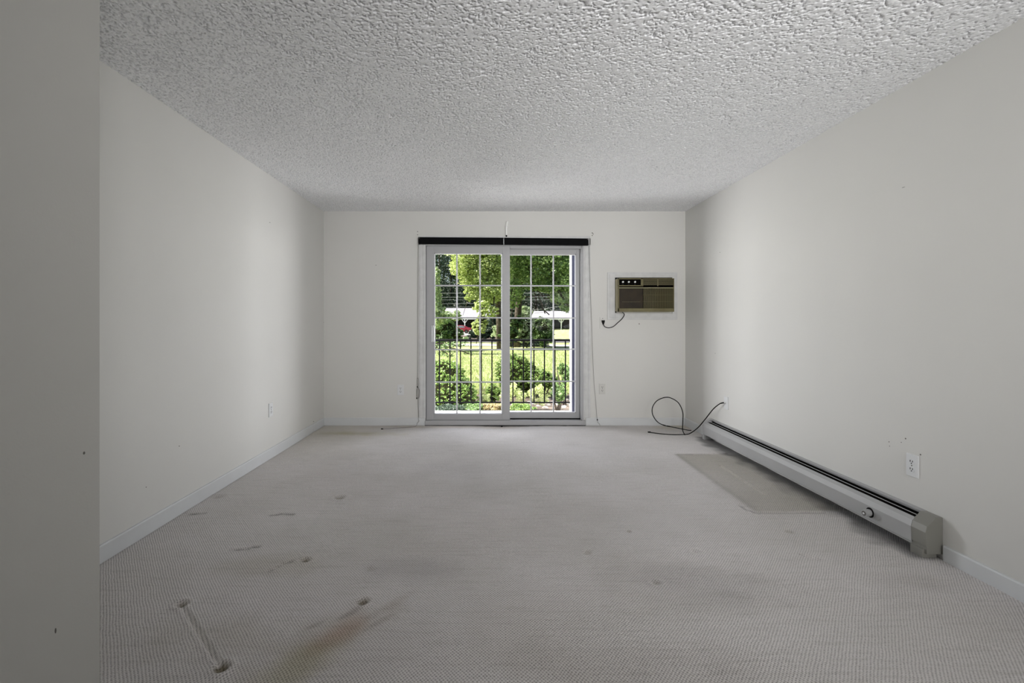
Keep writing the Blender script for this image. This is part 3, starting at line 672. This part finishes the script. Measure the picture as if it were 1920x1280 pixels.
cable('black coaxial cable looping up off the carpet in the far right corner',
      [(flo(1284, 816)[0], flo(1284, 816)[1], .006), q(1280, 806, 4.98), q(1280.3, 790, 5.02), q(1280, 772, 5.06), q(1272, 755, 5.10), q(1258, 746, 5.12), q(1246, 745, 5.12), q(1232, 751, 5.12), q(1224, 762, 5.12), q(1223, 774, 5.12), q(1228, 785, 5.12), q(1236, 793, 5.14), q(1246, 797.3, 5.16), q(1252, 798.6, 5.16), q(1264, 801, 5.14), q(1279, 804, 5.10), q(1289, 806, 5.02), (flo(1296, 810)[0], flo(1296, 810)[1], .02)],
      [(q(1243, 796.3, 5.15), q(1248, 797.8, 5.16), .0062), (q(1250, 798.2, 5.16), q(1256, 799.4, 5.155), .0062)])

# ================================================================ BALCONY
mb = MB(); mb.box(-2.2, 1.6, YB+.16, 6.25, -.12, .004, .003); struct(mb.build('balcony_ledge', M_deck), 'white balcony ledge')
mb = MB()
mb.box(1.026, 1.12, 5.56, 6.0, -.1, 2.7)
struct(mb.build('wall_balcony', M_siding), 'slate grey side wall of the balcony')
mb = MB(); mb.box(1.030, 1.16, 6.0, 6.18, -.1, 3.2, .002); struct(mb.build('trim_3', M_white), 'bright white balcony corner post')
RY = 6.15; t = thing('balcony_railing', 'black iron balcony railing with thin upright bars outside the door', 'railing', (.1, RY, 0))
kr = RY/F; rx = lambda u: (u-VX)*kr; rz = lambda v: EYE-(v-VY)*kr
mb = MB(); mb.tube(spline([(-2.1, RY, rz(637.5)), (-1.5, RY, rz(637.5)), (rx(1055), RY, rz(637.5)), (rx(1067), RY, rz(637.6)), (rx(1070), RY, rz(640)), (rx(1070.6), RY, rz(645))], 8), .0145, 10); mb.build('top_rail', M_iron, t, True)
mb = MB(); mb.box(-2.1, rx(1070.5), RY-.012, RY+.012, rz(755.4), rz(753.2)); mb.build('bottom_rail', M_iron, t)
mb = MB(); mb.tube([(rx(1070), RY, rz(754)), (rx(1070.3), RY, rz(761))], .008, 8); mb.build('rail_bracket', M_iron, t)
u = 824.0-19.68*8
while u < 1068:
    mb = MB(); x = rx(u); mb.box(x-.0075, x+.0075, RY-.0075, RY+.0075, rz(755), rz(638)); mb.build('baluster', M_iron, t); u += 19.68

# ================================================================ GROUNDS
def gz(x, y):
    p = np.interp(y, [5.5, 8, 12, 20, 30, 46, 60, 90, 110, 170], [-.32, -.38, -.46, -.60, -.78, -1.0, -.95, -.56, -.05, 1.6])
    return p+.35*np.clip((x-7)/12, 0, 1)*np.clip((y-50)/30, 0, 1)
xs = np.linspace(-60, 60, 161); ys = np.concatenate([np.arange(5.6, 30, .25), np.linspace(30, 170, 120)])
Xg, Yg = np.meshgrid(xs, ys); Zg = gz(Xg, Yg)
struct(link('lawn', grid_mesh('lawn', xs, ys, Zg), M_lawn), 'sunlit sloping lawn')
def patch(name, f0, f1, xa, xb, m, dz=.03, n=50, label=None):
    xs = np.linspace(xa, xb, n); P = []
    ts = np.linspace(0, 1, 14); Z = np.zeros((14, n)); Xp = np.zeros((14, n)); Yp = np.zeros((14, n))
    for i, s in enumerate(ts):
        Yp[i] = f0(xs)*(1-s)+f1(xs)*s; Xp[i] = xs
    Zp = gz(Xp, Yp)+dz
    me = grid_mesh(name, xs, ts, Zp); co = np.stack([Xp, Yp, Zp], -1).reshape(-1).astype(np.float32); me.vertices.foreach_set('co', co); me.update()
    return struct(link(name, me, m), label)
patch('planting_bed', lambda x: 5.7+0*x, lambda x: 11.2+.9*np.sin(x*1.1+.5)-.6*(x > 1.2), -14, 14, M_mulch, .02, label='brown mulch bed under the shrubs')
patch('footpath', lambda x: 44-.22*x, lambda x: 48.8-.22*x, -40, 40, M_road, .04, label='pale footpath across the lawn')
patch('road', lambda x: 53-.1*x, lambda x: 60-.1*x, -50, 50, M_asph, .05, label='grey road beyond the lawn')
patch('mulch_shade_patch', lambda x: 57+0*x, lambda x: 73+0*x, -4.5, 5.5, M_mulch, .06, label='brown mulch with painted shade under the far bushes')  # mulch patch whose dark tone also stands for shade on the ground
patch('parking_lot', lambda x: 74+0*x, lambda x: 101+0*x, -40, -1.5, M_road, .05, label='pale parking lot')
# grass blades near the bed: nobody could count them
n = 60000; gy = 10.5+(RNG.random(n)**1.6)*24; gx = RNG.uniform(-.35, .45, n)*gy*.75
c = np.stack([gx, gy, gz(gx, gy)+.03], -1); s = RNG.uniform(.02, .055, n)[:, None]; a = RNG.normal(size=(n, 3))*[1, 1, 0]; a /= np.linalg.norm(a, axis=1, keepdims=True)
up = np.stack([RNG.normal(0, .5, n), RNG.normal(0, .5, n), np.ones(n)], -1)
P = np.stack([c-a*s*.25-[0, 0, .03], c+a*s*.25-[0, 0, .03], c+up*s*1.1+a*s*.05, c+up*s*1.1-a*s*.05], 1)
g = link('grass', quads_mesh('grass', P), LF_grass); tag(g, 'short bright green grass blades over the lawn', 'grass', kind='stuff')

def shrub(name, label, base, blobs, n, size, m, cat='shrub', group=None, clusters=60, spread=.22, stems=5, up=.5, shell=.8, core=0):
    t = thing(name, label, cat, base, group); inner = crown_points([(b[0], b[1], b[2], b[3]*.72, b[4]*.72, b[5]*.72) for b in blobs], n//3, clusters, .5, .5)
    foliage('foliage', np.concatenate([crown_points(blobs, n, clusters, spread, shell), inner]), size, m, t, up)
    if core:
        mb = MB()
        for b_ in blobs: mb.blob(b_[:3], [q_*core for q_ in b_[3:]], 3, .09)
        mb.build('shade_core', M_core, t, True)  # opaque core added in place of twigs to darken the shrub inside
    for i in range(stems):
        b = Vector(base); e = Vector(random.choice(blobs)[:3])+Vector((random.uniform(-.1, .1), 0, 0)); mb = MB()
        mb.tube([b+Vector((random.uniform(-.04, .04), 0, -.05)), b.lerp(e, .5)+Vector((random.uniform(-.05, .05), 0, .03)), e], [.02, .014, .006], 6); mb.build('stem', M_bark, t, True)
    return t
def B(u, v, Y, ru, rv, ry=None):    # ellipsoid by picture size at a distance
    x, y, z = px(u, v, Y); a = ru/F*Y; c = rv/F*Y; return (x, y, z, a, ry if ry else a, c)
def G(u, Y): x = (u-VX)/F*Y; return (x, Y, float(gz(np.array(x), np.array(Y))))
# near planting
shrub('yew_mound', 'large dark green mounded yew at the left behind the railing', G(845, 8.4), [B(838, 738, 8.4, 56, 40, .52), B(832, 708, 8.5, 44, 34, .42), B(868, 750, 8.2, 30, 30, .34)], 34000, .028, LF_juni, clusters=700, spread=.085, shell=.98, core=.82)
shrub('juniper_mound', 'tall rounded bright green juniper right of the door middle', G(962, 10.2), [B(962, 698, 10.2, 34, 37, .42), B(986, 706, 10.2, 27, 31, .36)], 26000, .030, LF_juni, clusters=520, spread=.095, shell=.98, core=.8)
shrub('juniper_mound', 'low spreading bright green juniper sloping down to the right', G(1020, 10.0), [B(1012, 710, 10.0, 30, 18, .4), B(1034, 716, 9.9, 20, 12, .3)], 14000, .030, LF_juni, clusters=300, spread=.11, shell=.98, core=.78)
shrub('boxwood', 'small rounded green boxwood at the middle stile of the door', G(926, 9.2), [B(925, 737, 9.2, 15, 17, .2)], 6500, .026, LF_juni, clusters=70, shell=.95, core=.8)
shrub('leafy_plant', 'loose leafy green plant beside the white balcony post', G(1060, 8.8), [B(1062, 700, 8.8, 12, 22, .15), B(1052, 690, 8.8, 8, 12, .1)], 1600, .045, LF_bush, clusters=26, cat='plant')
shrub('leafy_plant', 'upright deep green plant low in front of the spreading juniper', G(1045, 8.3), [B(1046, 738, 8.3, 15, 22, .16)], 2600, .035, LF_bush, clusters=40, cat='plant')
for i, (u, v, r) in enumerate([(905, 752, 9), (950, 742, 13), (975, 744, 14), (1000, 742, 13), (1018, 745, 12), (962, 728, 9), (1012, 730, 8), (912, 745, 8)]):
    lab = ['pale weed tuft left of the boxwood', 'pale yellow green weeds below the tall juniper, left clump', 'pale yellow green weeds below the tall juniper, middle clump', 'pale yellow green weeds below the gap between junipers',
           'pale weeds beside the upright deep green plant', 'taller pale weed sprig under the juniper', 'taller pale weed sprig under the spreading juniper', 'small pale weed sprig behind the left tuft'][i]
    shrub('weed_clump', lab, G(u, 8.4), [B(u, v, 8.4, r, r*1.2, .13)], 900, .022, LF_flow, cat='plant', group='pale weeds in the bed', clusters=24, spread=.35, stems=0)
for i, (u, v, ru, rv, m, lab) in enumerate([(842, 765, 40, 6, LF_dark, 'low dark groundcover at the foot of the yew'), (925, 762, 22, 7, LF_red, 'yellow and rust groundcover below the boxwood'), (975, 763, 26, 7, LF_juni, 'low green groundcover below the pale weeds'), (890, 764, 18, 7, LF_bush, 'dark low groundcover between yew and rusty groundcover')]):
    shrub('groundcover_patch', lab, G(u, 7.6), [B(u, v, 7.6, ru, rv, .25)], 3200, .022, m, cat='plant', clusters=50, spread=.3, stems=2)
# rocks
for (u, Y) in [(1000, 9.0), (1009, 8.8), (1018, 9.2), (1026, 8.9), (1034, 9.3), (1042, 8.9), (1050, 9.2), (1058, 8.8), (1066, 9.1), (992, 9.2), (1013, 9.6), (1030, 9.7), (1046, 9.6), (985, 8.8), (1062, 9.6), (1072, 8.8), (962, 8.9), (938, 9.1), (1022, 8.6), (1054, 8.6)]:
    b = G(u, Y); q_ = random.uniform(.035, .06); mb = MB(); mb.blob((b[0], b[1], b[2]+q_*.45), (q_*1.3, q_, q_*.7), 2, .14)
    o = mb.build('rock', M_rock); tag(o, 'pale grey rock among the rocks seen below the balcony railing', 'rock', 'rocks edging the planting bed')
# soil ridge that carries the rocks so they do not float
# left tree with low branches over the lawn
t = thing('sapling', 'thin leafy branches reaching in low from the left over the lawn', 'tree', G(790, 11))
foliage('foliage', crown_points([B(830, 650, 11, 22, 9, .4), B(855, 645, 11, 22, 8, .4), B(835, 663, 11, 20, 6, .3), B(878, 662, 11, 8, 5, .15), B(868, 637, 11, 16, 6, .3)], 1500, 40, .4, .4)[::2], .045, LF_bush, t)
b0 = Vector(t.location)
for e in (px(865, 650, 11), px(880, 663, 11), px(840, 664, 11)):
    mb = MB(); mb.tube(spline([b0+Vector((0, 0, -.1)), b0+Vector((.1, 0, .9)), b0.lerp(Vector(e), .5)+Vector((0, 0, .6)), e], 5), .012, 6); mb.build('branch', M_bark, t, True)

# middle distance shrubs
shrub('bush', 'tall loose yellow green shrub at the left edge of the door glass', G(815, 30), [B(815, 560, 30, 14, 55, .8), B(818, 520, 30, 10, 25, .6), B(822, 590, 30, 16, 22, .8)], 6000, .14, LF_pale, clusters=70)
shrub('bush', 'broad green shrub in front of the left carport', G(835, 34), [B(832, 618, 34, 26, 22, 1.2), B(850, 628, 34, 18, 15, 1.0), B(820, 640, 33, 16, 12, .8)], 9000, .13, LF_bush, clusters=90, core=.7)
shrub('bush', 'pale leafed shrub above the broad green shrub at the left', G(845, 36), [B(845, 591, 36, 22, 11, 1.0), B(828, 598, 36, 16, 12, 1)], 4000, .13, LF_pale, clusters=50)
shrub('bush', 'yellow green shrub right of the red car', G(893, 50), [B(898, 612, 50, 13, 16, 1.1), B(904, 600, 50, 13, 12, 1)], 5500, .17, LF_yel, clusters=60, core=.7)
shrub('bush', 'dark shadowy shrub behind the yellow green shrub', G(908, 56), [B(905, 618, 56, 20, 20, 1.5), B(925, 612, 56, 18, 24, 1.5), B(890, 625, 56, 16, 12, 1)], 7000, .2, LF_dark, clusters=80)
shrub('bush', 'small round pale green bush at the middle stile', G(933, 46), [B(933, 622, 46, 13, 15, .8)], 4000, .13, LF_pale, clusters=50)
shrub('bush', 'large round dark green bush in front of the right carport', G(1018, 42), [B(1018, 622, 42, 22, 28, 1.4), B(1002, 612, 42, 16, 18, 1.2)], 11000, .14, LF_bush, clusters=110, core=.7)
shrub('bush', 'pale flowering bush between the two dark bushes', G(988, 40), [B(988, 622, 40, 15, 20, .9), B(978, 632, 40, 12, 12, .8), B(990, 603, 40, 12, 10, .8)], 6000, .13, LF_pale, clusters=70, core=.7)
shrub('bush', 'blue green bush left of the pale flowering bush', G(958, 38), [B(955, 625, 38, 20, 18, 1), B(970, 606, 39, 16, 14, 1)], 8000, .13, LF_bush, clusters=80, core=.7)
shrub('bush', 'low dark hedge along the footpath right of the middle', G(1000, 45), [B(990, 644, 44, 46, 9, 1.5), B(955, 645, 44, 16, 8, 1)], 8000, .13, LF_dark, clusters=100)
shrub('bush', 'pale airy shrub between the maple trunks', G(985, 60), [B(985, 585, 60, 14, 14, 1), B(948, 590, 60, 10, 14, 1)], 4000, .2, LF_pale, clusters=50)

# big maples
tree('maple_tree', 'yellow green maple with its dark trunk behind the middle stile', 'tree', G(939, 38), .26, 9,
     [B(905, 500, 38, 48, 34, 2.4), B(868, 500, 37, 26, 20, 1.5), B(890, 470, 38, 50, 36, 2.4), B(915, 545, 37, 30, 26, 1.6), B(896, 525, 37, 36, 22, 1.6), B(905, 575, 36, 18, 16, 1.0), B(930, 520, 38, 26, 40, 1.6), B(880, 553, 36.5, 12, 12, .7), B(925, 585, 36, 12, 12, .7), B(900, 440, 38, 60, 40, 3)], 42000, .17, LF_yel, clusters=420, spread=.24, lean=(-.6, 0))
tree('maple_tree', 'broad green maple with a thick trunk seen through the right panel', 'tree', G(968, 42), .29, 10,
     [B(1000, 505, 41, 50, 36, 2.6), B(1045, 500, 41, 40, 40, 2.4), B(970, 490, 41, 34, 36, 2), B(1010, 465, 42, 80, 36, 3), B(960, 545, 40, 26, 24, 1.2), B(1052, 550, 39, 24, 26, 1.4), B(1030, 538, 40, 30, 12, 1.2), B(1000, 540, 40, 16, 8, .8), B(1066, 572, 38.5, 16, 14, 1), B(962, 570, 40, 14, 12, .8), B(1070, 520, 40, 30, 40, 2), B(1000, 430, 42, 90, 40, 3)], 48000, .18, LF_mid, clusters=480, spread=.23, lean=(.8, 0))
mp = bpy.data.objects['maple_tree.001'] if 'maple_tree.001' in bpy.data.objects else None
for P in ([(996, 537, 40), (1012, 548, 39.6), (1022, 560, 39.4), (1035, 556, 39.2)], [(1008, 552, 39.6), (1016, 570, 39.2), (1022, 588, 39)], [(968, 560, 41), (990, 556, 40.4), (1040, 553, 40)], [(1015, 577, 39), (1022, 583, 38.9), (1030, 590, 38.8)]):
    mb = MB(); mb.tube(spline([px(*p) for p in P], 5), [.07]*3+[.05]*50 if False else .045, 6); mb.build('branch', M_bark, mp, True)

# carports
def carport(label, x0, x1, y0, z_e, z_r, posts, hip_left=0, depth=7.0, zb=-.55):
    t = thing('carport', label, 'carport', ((x0+x1)/2, y0, zb))
    ym = y0+depth/2
    mb = MB(); a = (x0, y0-.3, z_e); b = (x1, y0-.3, z_e); c = (x1, ym, z_r); d = (x0+hip_left, ym, z_r); e = (x0, y0+depth, z_e); f = (x1, y0+depth, z_e)
    mb.quad(a, b, c, d); mb.quad(e, d, c, f); mb.quad(a, d, e); mb.quad(b, f, c); mb.quad(a, e, f, b)
    mb.build('roof', M_shing, t)
    mb = MB(); mb.box(x0, x1, y0-.34, y0-.28, z_e-.22, z_e+.02); mb.build('fascia', M_white, t)
    mb = MB(); mb.box(x0, x1, y0+depth-.3, y0+depth-.1, zb-.4, z_e-.03); mb.box(x0, x0+.15, y0+1, y0+depth-.2, zb-.4, z_e-.03); mb.box(x1-.15, x1, y0+1, y0+depth-.2, zb-.4, z_e-.03); mb.build('back_wall', M_cpwall, t)
    for x in posts:
        mb = MB(); mb.box(x-.08, x+.08, y0-.28, y0-.12, zb-.4, z_e-.2)
        for s in (-1, 1): mb.cyl((x, y0-.2, z_e-.95), (x+s*.55, y0-.2, z_e-.22), .06, n=6)
        mb.build('post', M_white, t)
# left carport at 95 m, right one at 100 m
zl = lambda v, Y: EYE-(v-VY)/F*Y
carport('long carport with a light grey shingle roof behind the red car', -17, 1.8, 92, zl(596.5, 92), zl(577.5, 95.5), [(u-VX)/F*92 for u in (760, 798, 835, 871.5, 909)], 3, 7, -.6)
carport('carport with a bright pale hipped roof seen at the right', 8.9, 24, 98, zl(597, 98), zl(582.8, 101.5), [(u-VX)/F*98 for u in (1028, 1052, 1076, 1100)], .5, 7, -.3)

# cars
def car(name, label, x0, Y, z, L, m, h=1.42, rear_right=True):
    """saloon seen from the side; x grows to its rear"""
    t = thing(name, label, 'car', (x0+L/2, Y, z)); w = 1.75
    body = [(0, .30), (.02, .55), (.10, .70), (.95, .84), (1.25, .88), (3.75, .95), (4.35, .98), (4.58, .92), (4.62, .55), (4.55, .28), (3.95, .24), (.6, .24)]
    cabin = [(1.15, .86), (1.85, 1.34), (2.2, 1.41), (2.9, 1.42), (3.35, 1.33), (4.15, .98), (4.0, .93)]
    k = L/4.62; f = lambda a, b, s: (x0+a*k, Y+s, z+b*k)
    mb = MB(); mb.prism(body, f, -w/2, w/2); mb.build('body', m, t, bevel=.05)
    mb = MB(); mb.prism(cabin, f, -w/2+.12, w/2-.12); cb = mb.build('cabin', m, t, bevel=.05)
    mb = MB()
    for poly in ([(1.45, .93), (1.92, 1.28), (2.35, 1.34), (2.35, .95)], [(2.42, .95), (2.42, 1.34), (2.9, 1.34), (3.25, 1.26), (3.5, 1.04), (3.4, .97)]):
        mb.prism(poly, f, -w/2+.10, -w/2+.13); mb.prism(poly, f, w/2-.13, w/2-.10)
    mb.build('side_windows', M_cglass, t)
    for a in (.95, 3.75):
        for s in (-1, 1):
            mb = MB(); c = Vector(f(a, .32, s*(w/2-.08))); mb.cyl(c-Vector((0, .11, 0)), c+Vector((0, .11, 0)), .32*k, n=24); wl = mb.build('wheel', M_rubber, t)
            mb = MB(); mb.cyl(c+Vector((0, s*.10, 0)), c+Vector((0, s*.125, 0)), .19*k, n=20); mb.build('hubcap', M_cordgrey, wl)
    mb = MB(); mb.box(*sorted((f(4.45, 0, 0)[0], f(4.63, 0, 0)[0])), Y-w/2-.005, Y-w/2+.3, z+.78*k, z+.90*k); mb.build('tail_light', M_red, t)
    return t
Yc = 84; zc = float(gz(np.array(-5.0), np.array(Yc)))+.05
x1 = (884-VX)/F*Yc; L = 4.6
car('car', 'red saloon car parked under the left carport', x1-L, Yc, zc, L, M_red)
car('car', 'dark car parked deep in the shade of the right carport', (1056-VX)/F*101, 101, float(gz(np.array(15.), np.array(101.)))+.0, 4.4, M_darkcar)

# conifers and hillside behind
hl = ['dark conifer standing behind the carports', 'tall dark conifer on the wooded rise']
spots = [(796, 114, 3.4, 24), (824, 110, 3.2, 24), (846, 121, 3.8, 27), (876, 110, 3.2, 17), (905, 121, 3.6, 20), (926, 110, 3.2, 17), (955, 121, 3.6, 20), (976, 110, 3.2, 17), (1005, 121, 3.6, 20), (1030, 110, 3.2, 18), (1058, 121, 3.6, 20), (1084, 110, 3.2, 18), (768, 121, 3.6, 24), (736, 112, 3.4, 20), (704, 121, 3.6, 23), (672, 112, 3.4, 20), (640, 121, 3.6, 23), (1114, 121, 3.6, 20), (1144, 112, 3.2, 19), (1176, 121, 3.6, 21)]
for i, (u, Y, r, h) in enumerate(spots):
    b = G(u, Y); blobs = [(b[0], b[1], b[2]+h*f, r*w, r*w, h*.16) for f, w in ((.16, 1), (.38, .9), (.6, .68), (.82, .4))]
    tree('conifer', 'dark conifer in the shaded row of trees behind the carports', 'tree', b, .3, h*.95, blobs, 5200, .42, LF_dark, group='dark conifers behind the carports', clusters=70, spread=.35, branches=False)
for i, (u, Y, r, h) in enumerate([(790, 136, 6.5, 33), (832, 148, 7, 35), (878, 134, 6.5, 33), (922, 148, 7, 35), (968, 134, 6.5, 33), (1012, 148, 7, 35), (1058, 134, 6.5, 33), (1104, 148, 7, 35), (742, 148, 7, 35), (698, 136, 6.5, 33), (650, 148, 7, 34), (606, 136, 6.5, 32), (1150, 134, 6.5, 33), (1196, 148, 7, 34)]):
    b = G(u, Y); blobs = [(b[0], b[1], b[2]+h*.4, r, r*.7, h*.32), (b[0]+1, b[1], b[2]+h*.72, r*.8, r*.6, h*.26)]
    tree('woodland_tree', 'hazy green tree at the top of the wooded rise', 'tree', b, .4, h*.7, blobs, 7000, .6, LF_hill, group='hazy trees on the wooded rise', clusters=110, spread=.3, branches=False)
# power lines on their poles
for X_, lab in ((-16.2, 'wooden utility pole beyond the left side of the lawn'), (17.2, 'wooden utility pole beyond the right side of the lawn')):
    z0 = float(gz(np.array(X_), np.array(75.))); t = thing('utility_pole', lab, 'pole', (X_, 75, z0)); mb = MB(); mb.cyl((X_, 75, z0-.3), (X_, 75, 7.6), .16, .11, n=12); mb.build('pole', M_bark, t)
    mb = MB(); mb.box(X_-.06, X_+.06, 74.3, 75.7, 6.9, 7.02); mb.build('crossarm', M_bark, t)
for i, (v0, v1) in enumerate([(549, 549.5), (556.5, 557), (561.5, 563), (569, 570), (575.5, 576)]):
    mb = MB(); P = [(-16.2, 75, px(760, v0-6, 75)[2]), px(800, v0, 75), px(840, v0+.4, 75), px(900, v0+.5, 75), px(990, (v0+v1)/2+12*(i > 2), 75), px(1090, v1-4, 75), (17.2, 75, px(1090, v1-10, 75)[2])]
    mb.tube(spline(P, 8), .03, 6); o = mb.build('power_line', M_wire)
    tag(o, ['topmost of the five overhead wires before the conifers', 'second overhead wire from the top', 'middle overhead wire of the five', 'fourth overhead wire from the top', 'lowest of the five overhead wires just above the carport roof'][i], 'power line', 'overhead wires')
